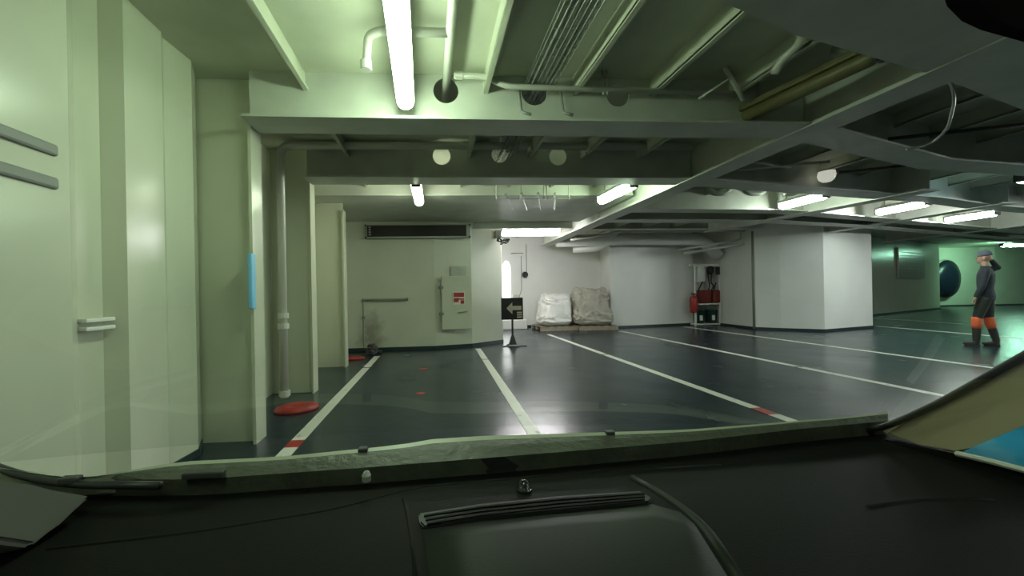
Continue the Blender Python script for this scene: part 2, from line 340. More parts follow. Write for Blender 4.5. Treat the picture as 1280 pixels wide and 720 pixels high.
# ================================================================== PIPES, TRAYS
def pipe(name, pts, r, label, m=PIPE, rad=0.08, cat='pipe', n=12, couplings=()):
    bm = bmesh.new(); tube(bm, pts, r, n, rad); o = tag(fin(bm, name, m, smooth=True), label, cat)
    for c, dirv in couplings:
        c = Vector(c); d = Vector(dirv).normalized()
        bm = bmesh.new(); tube(bm, [c-d*0.03, c+d*0.03], r*1.35, n); fin(bm, 'coupling', m, o)
    return o
pipe('water_pipe', [(-1.72, 4.36, 0.03), (-1.72, 4.36, 2.93), (3.2, 4.30, 2.93)], 0.045, 'white pipe rising beside the left web frame and turning along the ceiling', rad=0.14,
     couplings=[((-1.72, 4.36, 0.85), (0, 0, 1)), ((-1.72, 4.36, 0.97), (0, 0, 1)), ((-1.72, 4.36, 0.08), (0, 0, 1))])
pipe('ceiling_pipe', [(0.16, 1.2, 2.93), (0.14, 3.6, 2.93)], 0.032, 'white lengthwise pipe right of the nearest tube light running into a beam hole')
pipe('drop_pipe', [(0.15, 2.45, 2.93), (-0.32, 2.45, 2.93), (-0.40, 2.50, 2.93), (-0.42, 2.52, 2.72)], 0.028, 'short white branch pipe bending down behind the nearest tube light',
     couplings=[((-0.42, 2.52, 2.74), (0, 0, 1))])
pipe('branch_pipe', [(0.20, 2.93, 2.93), (0.45, 2.93, 2.93), (0.62, 2.93, 2.85), (2.60, 2.93, 2.83)], 0.022, 'thin white pipe running sideways across the face of the holed cream beam',
     couplings=[((0.24, 2.93, 2.93), (1, 0, 0))])
# wire cable tray
def tray(x0, x1, y0, y1, z, label):
    t = thing('cable_tray', label, 'cable tray', ((x0+x1)/2, y0, z)); w = (x1-x0)/2; L = y1-y0
    bm = bmesh.new()
    for k in range(7): xx = -w+2*w*k/6; tube(bm, [(xx, 0, 0), (xx, L, 0)], 0.004, 6)
    for s in (-w, w): tube(bm, [(s, 0, 0.05), (s, L, 0.05)], 0.005, 6)
    for k in range(int(L/0.09)):
        y = 0.04+k*0.09; tube(bm, [(-w, y, 0.05), (-w, y, 0), (w, y, 0), (w, y, 0.05)], 0.003, 5)
    fin(bm, 'wire_basket', GALV, t)
    for k, c in enumerate((-0.06, -0.025, 0.015, 0.055)):
        bm = bmesh.new(); tube(bm, [(c+0.01*math.sin(y*3+k), y, 0.018+0.004*k) for y in [L*i/14 for i in range(15)]], 0.012, 8)
        fin(bm, 'cable', [GREY, PIPE, GALV, GREY][k], t, smooth=True)
    return t
tray(0.80, 1.03, 1.1, 7.6, 2.88, 'galvanised wire cable tray running lengthwise under the ceiling ribs')
# bracket legs holding the tray at the holed beam
for s, lab in ((0.74, 'left'), (1.09, 'right')):
    pipe('tray_bracket', [(s, 3.0, 2.88), (s+0.01, 2.96, 2.66), (s+0.08, 2.93, 2.63)], 0.012, lab+' bent rod bracket under the cable tray at the cream beam', rad=0.03, cat='bracket', m=GREY)
for dx, lab in ((0, 'left'), (0.035, 'right')):
    pipe('hanger_rod', [(1.42+dx, 2.93, 3.0), (1.43+dx, 2.93, 2.80)], 0.008, lab+' rod of the close pair hanging just right of the cable tray', cat='rod', m=PIPE)['group'] = 'pair of rods right of the cable tray'
# pipe supports under the dark beam
for k, x in enumerate((0.47, 1.19, 1.90, 2.60)):
    bm = bmesh.new(); box(bm, (x-0.02, 4.34, 2.84), (x+0.02, 4.36, 3.0)); tube(bm, [(x, 4.30, 2.90), (x, 4.30, 2.86)], 0.03, 10)
    tag(fin(bm, 'pipe_clamp', PIPE), ['first', 'second', 'third', 'fourth'][k]+' clamp from the left on the pipe along the dark beam', 'pipe clamp', 'clamps on the pipe along the dark beam')
# trays and frames in the third bay (behind the dark beam)
t = thing('cable_hanger', 'white frame hangers and slanted cable ladders under the ceiling left of the girder', 'cable ladder', (1.28, 5.35, 2.56))
for x in (-0.32, 0.06, 0.44):
    bm = bmesh.new(); tube(bm, [(x, 0, 0.38), (x, 0, 0.0), (x+0.33, 0, 0.0), (x+0.33, 0, 0.38)], 0.012, 8); fin(bm, 'hanger', PIPE, t)
for k in range(4):
    bm = bmesh.new(); tube(bm, [(-0.25+0.24*k, -0.25, 0.02), (0.15+0.24*k, 0.95, 0.06)], 0.016, 8); fin(bm, 'cable_bundle', [PIPE, GALV, GREY, PIPE][k], t)
# junction box cluster at the left end of the brilliant lamp
t = thing('junction_box', 'dark clutter of cables and boxes at the left end of the brilliant lamp', 'junction box', (1.52, 8.42, 2.45))
bm = bmesh.new(); box(bm, (-0.06, -0.05, -0.02), (0.08, 0.05, 0.16)); bevel(bm, 0.01); fin(bm, 'box_body', GREY, t)
for k in range(6):
    a = k*1.1; bm = bmesh.new(); tube(bm, [(0.02, 0, 0), (0.05+0.08*math.cos(a), 0.02, -0.08), (0.15+0.10*math.sin(a*2), 0, -0.03-0.03*k), (0.30, 0.02, -0.02)], 0.012, 8, 0.05)
    fin(bm, 'cable', DARK, t, smooth=True)
# far pipes
pipe('air_duct', [(3.6, 10.4, 2.62), (5.6, 10.4, 2.66), (7.7, 10.55, 2.66), (8.4, 10.8, 2.62), (8.9, 10.9, 2.2)], 0.17, 'thick grey air duct along the top of the far wall', m=WHITE, rad=0.3, cat='duct', n=18)
pipe('elbow_duct', [(4.2, 10.7, 2.42), (4.95, 10.5, 2.42), (5.25, 10.2, 2.85)], 0.11, 'curved duct elbow at the ceiling above the right pallet', m=WHITE, rad=0.3, cat='duct', n=16)
pipe('sprinkler_pipe', [(3.6, 9.9, 2.88), (9.0, 9.9, 2.92)], 0.035, 'upper white pipe running along the ceiling before the far wall')
pipe('service_pipe', [(3.6, 9.3, 2.50), (5.2, 9.75, 2.78), (8.9, 9.9, 2.80)], 0.03, 'lower white pipe under the far ceiling beside the girder')
pipe('bent_pipe', [(7.3, 10.45, 2.33), (8.85, 10.2, 2.55), (9.02, 10.15, 2.62), (9.02, 10.15, 3.0)], 0.035, 'upper of two white pipes bending up to the ceiling above the fire gear')
pipe('bent_pipe', [(7.4, 10.35, 2.22), (8.95, 10.05, 2.44), (9.2, 10.0, 2.52), (9.2, 10.0, 3.0)], 0.035, 'lower of two white pipes bending up to the ceiling above the fire gear')
# right of girder details
bm = bmesh.new(); lathe(bm, [(0.03, 0.12), (0.09, 0.11), (0.10, 0.05), (0.085, 0.0), (0.05, -0.035), (0.01, -0.045)], 20, Matrix.Translation((5.59, 4.83, 2.70)))
tag(fin(bm, 'dome_light', mat('opal_dome', (0.8, 0.8, 0.72), 0.3, emit=(1, 0.97, 0.85), estr=0.5), smooth=True), 'small pale dome under the dark ceiling in front of the column light', 'dome')
pipe('conduit_loop', [(3.36, 2.26, 2.62), (3.6, 2.30, 2.60), (3.95, 2.50, 2.58), (4.35, 2.80, 2.50), (4.5, 3.0, 2.45), (4.25, 3.0, 2.40)], 0.010, 'thin wire loop hanging under the ceiling at the upper right', m=GALV, rad=0.3, cat='wire')
pipe('valve_pipe', [(2.55, 2.35, 2.98), (2.55, 2.35, 2.86), (2.50, 2.45, 2.80), (2.50, 2.5, 2.74)], 0.028, 'short bent white pipe above the unlit tube light', m=PIPE, rad=0.06)
bm = bmesh.new(); lathe(bm, [(0.02, 0.25), (0.10, 0.24), (0.115, 0.16), (0.10, 0.1), (0.045, 0.03), (0.04, 0.0)], 20, Matrix.Translation((3.02, 2.42, 2.74)))
tag(fin(bm, 'round_housing', GREY, smooth=True), 'dark round housing behind the unlit tube light beside the girder', 'housing')
pipe('hanger_rod', [(2.42, 2.85, 3.0), (2.62, 2.9, 2.76)], 0.018, 'slanted white rod above the left end of the unlit tube light', cat='rod')
pipe('hanger_rod', [(2.25, 2.93, 2.78), (2.42, 2.80, 2.88)], 0.010, 'thin pale rod left of the unlit tube light', cat='rod')
for k, (x0, y0, x1, y1) in enumerate([(4.6, 3.6, 6.2, 3.0), (5.5, 4.6, 6.8, 4.0), (4.0, 4.5, 4.9, 4.2), (3.9, 4.2, 4.6, 4.4)]):
    pipe('ceiling_conduit', [(x0, y0, 2.72), (x1, y1, 2.72)], 0.018, ['long dark conduit in the dark bay right of the girder', 'second dark conduit in the dark bay nearer the dome',
         'short white conduit right of the girder', 'short bent conduit close to the girder'][k], m=[DARK, DARK, PIPE, PIPE][k], cat='conduit')
# pipes seen in the far bay top (arched)
for k in range(3):
    x = 4.9+k*0.65; yb = 5.95
    pipe('arched_pipe', [(x-0.25, yb, 2.96), (x-0.12, yb, 2.80), (x+0.12, yb, 2.80), (x+0.25, yb, 2.96)], 0.045,
         ['left', 'middle', 'right'][k]+' of three dark arched pipe bends on the lit beam left of the column light', m=GREY, rad=0.12, cat='pipe bend')
# long pipes at the far right ceiling
pipe('ceiling_pipe', [(13, 8.6, 2.75), (24, 11.5, 2.72)], 0.04, 'long pale pipe under the far right ceiling')
pipe('ceiling_pipe', [(15, 10.3, 2.7), (26, 13.2, 2.66)], 0.05, 'second long pale pipe under the far right ceiling, lower in the view')
# clamp pair on the near left wall groove
t = thing('wall_clamp', 'pair of small white clamp bars across the groove of the near left wall', 'clamp', (-1.86, 2.17, 1.05))
for z in (-0.02, 0.025):
    bm = bmesh.new(); box(bm, (-0.03, -0.09, z), (0.03, 0.09, z+0.022)); bevel(bm, 0.005); fin(bm, 'clamp_bar', WHITE, t)
bm = bmesh.new(); box(bm, (-1.452, 3.0, 1.10), (-1.415, 3.07, 1.54)); bevel(bm, 0.01)
tag(fin(bm, 'blue_panel', mat('pale_blue_plastic', (0.22, 0.55, 0.85), 0.4)), 'pale blue plate seen edge-on on the nearest left web frame', 'plate')

# ================================================================== DECK HOUSE FITTINGS
t = thing('display_board', 'long dark display board in a steel frame high on the deck house wall', 'display board', (-0.27, 7.83, 2.49))
bm = bmesh.new(); box(bm, (-1.10, -0.10, -0.14), (1.10, 0.0, 0.15)); bevel(bm, 0.012); fin(bm, 'frame', GALV, t)
bm = bmesh.new(); box(bm, (-1.06, -0.108, -0.105), (1.0, -0.095, 0.125)); fin(bm, 'screen', mat('dark_screen', (0.010, 0.005, 0.004), 0.5), t)
bm = bmesh.new()
for k in range(4): box(bm, (-1.03, -0.113, -0.075+k*0.05), (-0.985, -0.107, -0.045+k*0.05))
fin(bm, 'pixel_marks', GALV, t)
for sx in (-1.09, 1.07):
    for sz in (-0.12, 0.13):
        bm = bmesh.new(); tube(bm, [(sx, -0.095, sz), (sx, -0.115, sz)], 0.02, 8); fin(bm, 'bolt', DARK, t)
t = thing('access_hatch', 'cream steel access hatch with hinges and a red label on the deck house', 'hatch', (0.48, 7.84, 0.97), math.radians(6))
bm = bmesh.new(); box(bm, (-0.30, -0.03, -0.56), (0.32, 0.02, 0.58)); bevel(bm, 0.012); fin(bm, 'hatch_panel', CREAM, t)
for z in (-0.22, 0.34):
    bm = bmesh.new(); box(bm, (-0.36, -0.05, z-0.03), (-0.26, -0.01, z+0.03)); tube(bm, [(-0.32, -0.05, z-0.05), (-0.32, -0.05, z+0.05)], 0.018, 8); fin(bm, 'hinge', GREY, t)
bm = bmesh.new(); tube(bm, [(-0.32, -0.04, -0.4), (-0.32, -0.04, 0.45)], 0.01, 8); fin(bm, 'hinge_rod', GREY, t)
bm = bmesh.new(); tube(bm, [(0.05, -0.03, -0.20), (0.05, -0.06, -0.20), (0.24, -0.06, -0.17), (0.24, -0.03, -0.17)], 0.012, 8); fin(bm, 'handle', GALV, t)
bm = bmesh.new(); box(bm, (-0.06, -0.04, -0.03), (0.20, -0.03, 0.24)); lb = fin(bm, 'label_plate', mat('label_white', (0.7, 0.68, 0.62), 0.5), t); lb['label'] = 'white label with a red symbol'
bm = bmesh.new(); box(bm, (-0.045, -0.044, 0.13), (0.18, -0.041, 0.225)); box(bm, (-0.045, -0.044, 0.02), (0.06, -0.041, 0.11)); box(bm, (0.10, -0.044, -0.015), (0.18, -0.041, 0.06)); box(bm, (0.02, -0.044, 0.07), (0.18, -0.041, 0.10))
fin(bm, 'red_symbol', mat('label_red', (0.36, 0.03, 0.02), 0.5), lb)
t = thing('louvre_vent', 'small grey slatted vent above the access hatch', 'vent', (0.56, 7.93, 1.64), math.radians(8))
bm = bmesh.new(); box(bm, (-0.17, -0.015, -0.13), (0.17, 0.0, 0.13)); fin(bm, 'back_plate', STEEL, t)
bm = bmesh.new()
for k in range(7): box(bm, (-0.15, -0.035, -0.11+k*0.033), (0.15, -0.015, -0.10+k*0.033))
fin(bm, 'slats', STEEL, t)
t = thing('wall_rail', 'small grey bracketed rail on the stained left part of the deck house wall', 'rail', (-1.45, 7.80, 1.06))
bm = bmesh.new(); tube(bm, [(0.0, -0.02, 0.02), (0.92, -0.02, 0.02)], 0.02, 10); fin(bm, 'bar', GREY, t)
bm = bmesh.new(); tube(bm, [(0.0, -0.02, 0.04), (0.0, -0.02, -0.95)], 0.014, 10); fin(bm, 'post', GREY, t)
for x, z in ((0, 0.02), (0.9, 0.02), (0, -0.35)):
    bm = bmesh.new(); box(bm, (x-0.03, -0.03, z-0.03), (x+0.03, 0.04, z+0.03)); bevel(bm, 0.006); fin(bm, 'bracket', GREY, t)
bm = bmesh.new()
random.seed(3)
pts = []
for k in range(14):
    a = k*2.4; pts.append((-1.25+0.20*math.cos(a)*(1-k/20), 7.55+0.10*math.sin(a), 0.03+0.012*k))
tube(bm, pts, 0.022, 8, 0.05); box(bm, (-1.36, 7.5, 0.0), (-1.16, 7.66, 0.09)); 
tag(fin(bm, 'rope_heap', mat('dirty_rope', (0.09, 0.08, 0.07), 0.8), smooth=False), 'small dark heap of gear on the deck at the left foot of the deck house', 'rope heap')

# sign on stand
t = thing('arrow_sign', 'black sign with a pale left-pointing arrow on a floor stand', 'sign', (1.72, 7.93, 0))
bm = bmesh.new(); box(bm, (-0.24, -0.02, 0.58), (0.24, 0.02, 1.06)); bevel(bm, 0.01); bp = fin(bm, 'sign_board', BLACK, t)
ARW = mat('arrow_paint', (0.50, 0.40, 0.35), 0.5)
bm = bmesh.new(); prism(bm, [(-0.13, -0.024, 0.83), (0.0, -0.024, 0.96), (0.0, -0.024, 0.88), (0.20, -0.024, 0.88), (0.20, -0.024, 0.79), (0.0, -0.024, 0.79), (0.0, -0.024, 0.70)], (0, 0.004, 0)); fin(bm, 'arrow', ARW, bp)
bm = bmesh.new()
for k in range(3): box(bm, (0.10, -0.024, 0.62+k*0.05), (0.21, -0.02, 0.65+k*0.05))
fin(bm, 'small_marks', ARW, bp)
bm = bmesh.new(); tube(bm, [(0, 0, 0.12), (0, 0, 0.60)], 0.022, 10); fin(bm, 'pole', DARK, t)
bm = bmesh.new(); lathe(bm, [(0.17, 0.0), (0.17, 0.02), (0.10, 0.05), (0.05, 0.20), (0.03, 0.24)], 4, Matrix.Rotation(math.pi/4, 4, 'Z')); box(bm, (-0.22, -0.05, 0), (0.30, 0.05, 0.015)); fin(bm, 'stand_base', DARK, t)

# doorway panel on the far white wall, its brightness put in as emission
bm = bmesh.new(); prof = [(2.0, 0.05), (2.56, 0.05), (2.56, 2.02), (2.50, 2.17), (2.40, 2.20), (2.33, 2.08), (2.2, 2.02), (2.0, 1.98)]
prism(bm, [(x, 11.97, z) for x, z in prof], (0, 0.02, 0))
o = fin(bm, 'door_1', emis('doorway_glow', (1, 1, 0.98), 2.2)); struct(o, 'glowing white doorway panel behind the arrow sign', 'doorway')
bm = bmesh.new(); box(bm, (2.02, 11.4, 0.0), (2.95, 11.6, 0.30)); bevel(bm, 0.02); tag(fin(bm, 'white_crate', WHITE), 'low white crate behind the arrow sign', 'crate')
t = thing('wall_lamp', 'small round dark fitting on a thin cable on the white wall', 'fitting', (3.04, 11.96, 1.74))
bm = bmesh.new(); lathe(bm, [(0.10, 0), (0.10, 0.05), (0.06, 0.06), (0.055, 0.03), (0.01, 0.03)], 18, Matrix.Rotation(math.pi/2, 4, 'X')); fin(bm, 'ring', DARK, t, smooth=True)
bm = bmesh.new(); tube(bm, [(0.06, -0.01, 0.1), (0.06, -0.01, 1.0)], 0.012, 6); fin(bm, 'cable', GREY, t)
pipe('wall_cable', [(2.6, 11.97, 2.45), (3.0, 11.97, 2.45)], 0.012, 'thin short grey conduit above the glowing doorway panel', m=GREY, cat='conduit')
t = thing('wall_socket', 'small grey socket box on the white wall just right of the glowing doorway panel', 'socket', (2.72, 11.95, 0.96))
bm = bmesh.new(); box(bm, (-0.09, -0.05, -0.12), (0.09, 0.02, 0.12)); bevel(bm, 0.015); fin(bm, 'box_body', STEEL, t)
bm = bmesh.new(); tube(bm, [(0.09, -0.02, 0), (0.2, -0.02, 0.3), (0.2, -0.02, 1.4)], 0.01, 6, 0.1); fin(bm, 'cable', GREY, t)

# ------------------------------------------------------------------ wrapped pallets
def pallet(x, y, rz, label):
    t = thing('pallet', label, 'pallet', (x, y, 0), rz)
    for k in range(5):
        bm = bmesh.new(); box(bm, (-0.55+k*0.235, -0.45, 0.11), (-0.40+k*0.235, 0.45, 0.13)); fin(bm, 'deck_board', WOOD, t)
    for s in (-0.40, 0, 0.40):
        bm = bmesh.new(); box(bm, (-0.58, s-0.04, 0.02), (0.58, s+0.04, 0.11)); fin(bm, 'stringer', WOOD, t)
    for s in (-0.42, 0.42):
        bm = bmesh.new(); box(bm, (-0.58, s-0.04, 0), (0.58, s+0.04, 0.02)); fin(bm, 'bottom_board', WOOD, t)
    return t
def bag(name, x, y, wx, wy, h, rz, m, label, seed, tilt=0.0, drape=0.0):
    bm = bmesh.new(); bmesh.ops.create_icosphere(bm, subdivisions=6, radius=1)
    for v in bm.verts:
        p = v.co.copy(); e = 0.42
        q = Vector([math.copysign(abs(c)**e, c) for c in p])
        zt = (q.z+1)/2
        rg = lambda v_: 1-2*abs(noise.noise(v_))
        fold = rg(Vector((q.x*1.1+seed, q.y*1.1, q.z*3.6+0.9*q.x)))*0.075 + rg(Vector((q.x*2.6+seed, q.y*2.6, q.z*6.0)))*0.045
        if drape: fold += rg(Vector((q.x*1.6+q.z*1.8, q.y*2+seed, q.z*1.2-1.5*q.x)))*0.11 + rg(Vector((q.x*5, q.y*5+seed, q.z*5-5*q.x)))*0.05
        s = 1.0+fold + 0.10*(1-zt)**2
        top = 1.0-0.10*zt
        v.co = Vector((q.x*wx*s*top + tilt*zt, q.y*wy*s*top, h*zt*(1+fold*0.6) + (0.04*noise.noise(Vector((q.x*3, q.y*3, seed))) if zt > 0.7 else 0)))
        if drape and zt < 0.55 and q.x > 0.4: v.co.x += drape*(0.55-zt)*1.0
    o = fin(bm, name, m, smooth=True); o.location = (x, y, 0.13); o.rotation_euler = (0, 0, rz)
    return tag(o, label, 'wrapped load')
pallet(3.72, 11.15, 0.05, 'wooden pallet under the white wrapped load')
bag('wrapped_load', 3.70, 11.15, 0.43, 0.42, 0.93, 0.05, BAGW, 'white plastic-wrapped load on the left pallet by the white wall', 1.3, tilt=0.06)
pallet(4.90, 11.02, -0.03, 'wooden pallet under the beige sheeted load')
bag('sheeted_load', 4.80, 11.05, 0.47, 0.40, 1.02, -0.03, BAGG, 'beige load under a creased sheet on the right pallet', 5.1, tilt=-0.03, drape=0.25)

# ------------------------------------------------------------------ fire gear niche
t = thing('gear_rack', 'white steel rack of fire gear in the niche left of the column', 'rack', (8.70, 11.1, 0))
for x in (-0.42, 0.40):
    bm = bmesh.new(); box(bm, (x-0.025, -0.02, 0), (x+0.025, 0.02, 1.95 if x < 0 else 2.0)); fin(bm, 'post', WHITE, t)
bm = bmesh.new(); box(bm, (-0.60, -0.03, 1.88), (0.42, 0.02, 1.94)); fin(bm, 'top_rail', WHITE, t)
for z in (0.06, 0.70):
    bm = bmesh.new(); box(bm, (-0.44, -0.03, z-0.04), (0.42, 0.38, z)); fin(bm, 'shelf', WHITE, t)
bm = bmesh.new(); box(bm, (0.28, -0.05, 1.60), (0.42, 0.0, 1.85)); fin(bm, 'small_plate', DARK, t)
for x, lab in ((8.52, 'left'), (8.93, 'right')):
    t = thing('bucket', lab+' dark green bucket with a pale label on the bottom shelf of the rack', 'bucket', (x, 11.27, 0.06), 0, 'green buckets on the rack')
    bm = bmesh.new(); lathe(bm, [(0.14, 0), (0.17, 0.40), (0.18, 0.40), (0.18, 0.43), (0.165, 0.43), (0.13, 0.05)], 20); fin(bm, 'body', mat('green_plastic', (0.015, 0.07, 0.055), 0.4), t, smooth=True)
    bm = bmesh.new(); box(bm, (-0.09, -0.175, 0.10), (0.0, -0.155, 0.26)); fin(bm, 'label_patch', WHITE, t)
    bm = bmesh.new(); tube(bm, [(-0.17, -0.02, 0.42), (-0.10, -0.10, 0.47), (0.10, -0.10, 0.47), (0.17, -0.02, 0.42)], 0.008, 6, 0.05); fin(bm, 'handle', DARK, t)
RB = mat('red_canvas', (0.20, 0.02, 0.015), 0.6, var=0.3, scale=15, bump=0.3)
for x, w, lab in ((8.62, 0.20, 'wider left'), (9.0, 0.13, 'narrow right')):
    bm = bmesh.new(); box(bm, (-w, -0.14, 0), (w, 0.14, 0.42)); bevel(bm, 0.05, 3)
    for v in bm.verts: v.co += Vector((noise.noise(v.co*5)*0.03, noise.noise(v.co*6+Vector((3, 0, 0)))*0.03, 0))
    o = fin(bm, 'red_bag', RB, smooth=True); o.location = (x, 11.2, 0.70); tag(o, lab+' red canvas bag on the upper shelf of the rack', 'bag')
t = thing('fire_extinguisher', 'red fire extinguisher hanging left of the rack of fire gear', 'extinguisher', (8.17, 11.02, 0.42))
bm = bmesh.new(); lathe(bm, [(0.08, 0), (0.11, 0.03), (0.11, 0.42), (0.08, 0.50), (0.03, 0.54), (0.025, 0.58)], 20); fin(bm, 'cylinder', RED, t, smooth=True)
bm = bmesh.new(); tube(bm, [(0, 0, 0.58), (0.05, 0, 0.60), (0.13, 0, 0.5), (0.13, 0, 0.15)], 0.014, 8, 0.05); fin(bm, 'hose', BLACK, t)
bm = bmesh.new(); box(bm, (-0.07, -0.015, 0.58), (0.04, 0.015, 0.61)); fin(bm, 'lever', BLACK, t)
t = thing('breathing_set', 'white tank with black hoses hanging from the top of the rack', 'breathing set', (8.62, 11.2, 1.35))
bm = bmesh.new(); lathe(bm, [(0.05, 0.0), (0.15, 0.06), (0.16, 0.40), (0.12, 0.52), (0.03, 0.56)], 18, Matrix.Translation((-0.1, 0, 0))); fin(bm, 'tank', WHITE, t, smooth=True)
bm = bmesh.new(); lathe(bm, [(0.04, 0.0), (0.10, 0.05), (0.10, 0.2), (0.04, 0.26)], 14, Matrix.Translation((0.2, -0.08, 0.28))); fin(bm, 'mask', BLACK, t, smooth=True)
for k, pts in enumerate([[(-0.05, -0.1, 0.1), (-0.2, -0.12, -0.15), (-0.25, -0.1, -0.3)], [(0.1, -0.1, 0.3), (0.14, -0.12, -0.1), (0.10, -0.1, -0.28)], [(0.22, -0.1, 0.3), (0.18, -0.12, 0.0), (0.30, -0.1, -0.1), (0.16, -0.12, -0.28)], [(0.36, -0.1, 0.0), (0.28, -0.1, -0.25)]]):
    bm = bmesh.new(); tube(bm, pts, 0.02, 8, 0.08); fin(bm, 'hose', BLACK, t, smooth=True)

# ------------------------------------------------------------------ far right wall things
t = thing('notice_board', 'faint framed notice with rows of writing on the far right wall', 'notice board', (20.2, 14.17, 2.05), math.atan2(2.7, 6.9))
bm = bmesh.new(); box(bm, (-1.5, -0.03, -0.62), (1.4, 0.02, 0.62)); fin(bm, 'board', mat('notice_paint', (0.42, 0.44, 0.38), 0.25), t)
bm = bmesh.new()
for k in range(8):
    x = -1.38
    while x < 1.2:
        w = random.uniform(0.08, 0.3); box(bm, (x, -0.034, 0.42-k*0.13), (min(x+w, 1.28), -0.03, 0.46-k*0.13)); x += w+0.07
fin(bm, 'text_rows', GREY, t)
t = thing('round_reel', 'large round dark blue and maroon disc with a pale rim on the far right wall', 'reel', (25.9, 16.985, 1.42))
RX = Matrix.Rotation(math.pi/2, 4, 'X') @ Matrix.Diagonal((0.8, 1.0, 1, 1))
bm = bmesh.new(); lathe(bm, [(0.5, -0.0), (0.95, 0.02), (1.0, 0.10), (0.95, 0.18), (0.94, 0.20), (0.93, 0.12)], 36, RX @ Matrix.Diagonal((0.98, 0.98, 1, 1))); fin(bm, 'rim', CREAM, t, smooth=True)
bm = bmesh.new(); lathe(bm, [(0.93, 0.05), (0.93, 0.21), (0.6, 0.30), (0.3, 0.34), (0.02, 0.35)], 36, RX); fin(bm, 'disc', mat('dark_blue_maroon', (0.008, 0.016, 0.03), 0.3), t, smooth=True)
dk = t.children[-1]; dk.data.materials.append(mat('dark_maroon', (0.035, 0.006, 0.008), 0.4))
for p_ in dk.data.polygons:
    if p_.center.z < 0.1: p_.material_index = 1
for z in (-0.45, 0.05):
    bm = bmesh.new(); box(bm, (-1.05, -0.15, z), (-0.6, -0.1, z+0.06)); fin(bm, 'bracket', GREY, t)

# ================================================================== PERSON
PX, PY = 10.32, 6.18
rd = Vector((PX, PY, 0)).normalized(); fwd = Vector((-rd.y, rd.x, 0))       # walks towards image left, side-on
PM = Matrix(((fwd.x*0.86, rd.x*0.92, 0, PX), (fwd.y*0.86, rd.y*0.92, 0, PY), (0, 0, 1, 0), (0, 0, 0, 1)))
def blend(fill, voxel, name, m, parent, smooth=3):
    """one continuous surface grown over the overlapping limbs that fill(bm) lays down"""
    bm = bmesh.new(); fill(bm); me = bpy.data.meshes.new(name); bmesh.ops.recalc_face_normals(bm, faces=bm.faces); bm.to_mesh(me); bm.free()
    o = bpy.data.objects.new(name, me); C.objects.link(o)
    r = o.modifiers.new('r', 'REMESH'); r.mode = 'VOXEL'; r.voxel_size = voxel
    q = o.modifiers.new('s', 'SMOOTH'); q.factor = 0.5; q.iterations = smooth
    dg = bpy.context.evaluated_depsgraph_get(); dg.update()
    me2 = bpy.data.meshes.new_from_object(o.evaluated_get(dg)); bpy.data.objects.remove(o)
    bm = bmesh.new(); bm.from_mesh(me2); return fin(bm, name, m, parent, smooth=True)
def ell(bm, c, r, n=3):
    bmesh.ops.create_icosphere(bm, subdivisions=n, radius=1, matrix=Matrix.Translation(c) @ Matrix.Diagonal((*r, 1)))
def limb(bm, pts, rs, n=14, flat=1.0):
    tube(bm, pts, rs, n)
    for p, r in zip(pts, rs): ell(bm, p, (r, r, r), 2)
def torso(bm, secs, n=24):
    rings = [[bm.verts.new((x+a*math.cos(2*math.pi*k/n), b*math.sin(2*math.pi*k/n), z)) for k in range(n)] for x, z, a, b in secs]
    for a, b in zip(rings, rings[1:]):
        for k in range(n): bm.faces.new((a[k], a[(k+1) % n], b[(k+1) % n], b[k]))
    bm.faces.new(rings[0][::-1]); bm.faces.new(rings[-1])
person = bpy.data.objects.new('person', None); C.objects.link(person); person.matrix_world = PM
tag(person, 'person in dark overalls with orange cuffs and dark boots walking on the deck at right', 'person')
legs = {-1: [(0.02, -0.09, 0.88), (0.12, -0.09, 0.50), (0.13, -0.09, 0.09)], 1: [(-0.01, 0.09, 0.88), (-0.03, 0.09, 0.49), (-0.12, 0.09, 0.10)]}
armF = [(0.0, -0.19, 1.40), (0.04, -0.24, 1.13), (0.13, -0.22, 0.92)]
armB = [(-0.01, 0.18, 1.41), (-0.15, 0.25, 1.47), (-0.07, 0.13, 1.62)]
TOR = [(0, 0.86, 0.105, 0.155), (0, 0.95, 0.11, 0.165), (0.005, 1.08, 0.095, 0.145), (0, 1.22, 0.105, 0.165), (-0.005, 1.34, 0.105, 0.185), (-0.005, 1.42, 0.08, 0.17), (0.0, 1.47, 0.055, 0.09), (0.01, 1.53, 0.048, 0.052)]
SKIN = mat('skin', (0.42, 0.25, 0.18), 0.5)
CLOTH = mat('overall_cloth', (0.030, 0.042, 0.050), 0.8, var=0.3, scale=20, bump=0.3, bscale=20)
TROU = mat('trouser_cloth', (0.035, 0.045, 0.034), 0.8, var=0.3, scale=20)
ORANGE = mat('orange_cuff', (0.85, 0.16, 0.05), 0.6)
BOOT = mat('boot_leather', (0.030, 0.030, 0.022), 0.5)
def hand(bm, w, d, n):
    w = Vector(w); d = Vector(d).normalized(); n = Vector(n); n = (n-d*n.dot(d)).normalized(); side = d.cross(n); q = w+d*0.045
    T = Matrix(((side.x, d.x, n.x, q.x), (side.y, d.y, n.y, q.y), (side.z, d.z, n.z, q.z), (0, 0, 0, 1))) @ Matrix.Diagonal((0.042, 0.058, 0.018, 1))
    bmesh.ops.create_icosphere(bm, subdivisions=3, radius=1, matrix=T)
    for k, L in enumerate((0.070, 0.080, 0.075, 0.058)):
        b = w+d*0.080+side*(0.033-0.022*k); sp = side*(0.006-0.004*k)
        tube(bm, [b-d*0.03, b+d*L*0.45+sp, b+d*L*0.8+n*0.018+sp, b+d*L*0.9+n*0.042+sp], [0.0095, 0.009, 0.0085, 0.007], 8)
    b = w+d*0.025+side*0.028; tube(bm, [b, b+side*0.028+d*0.025, b+side*0.036+d*0.058+n*0.012], [0.013, 0.011, 0.008], 8)
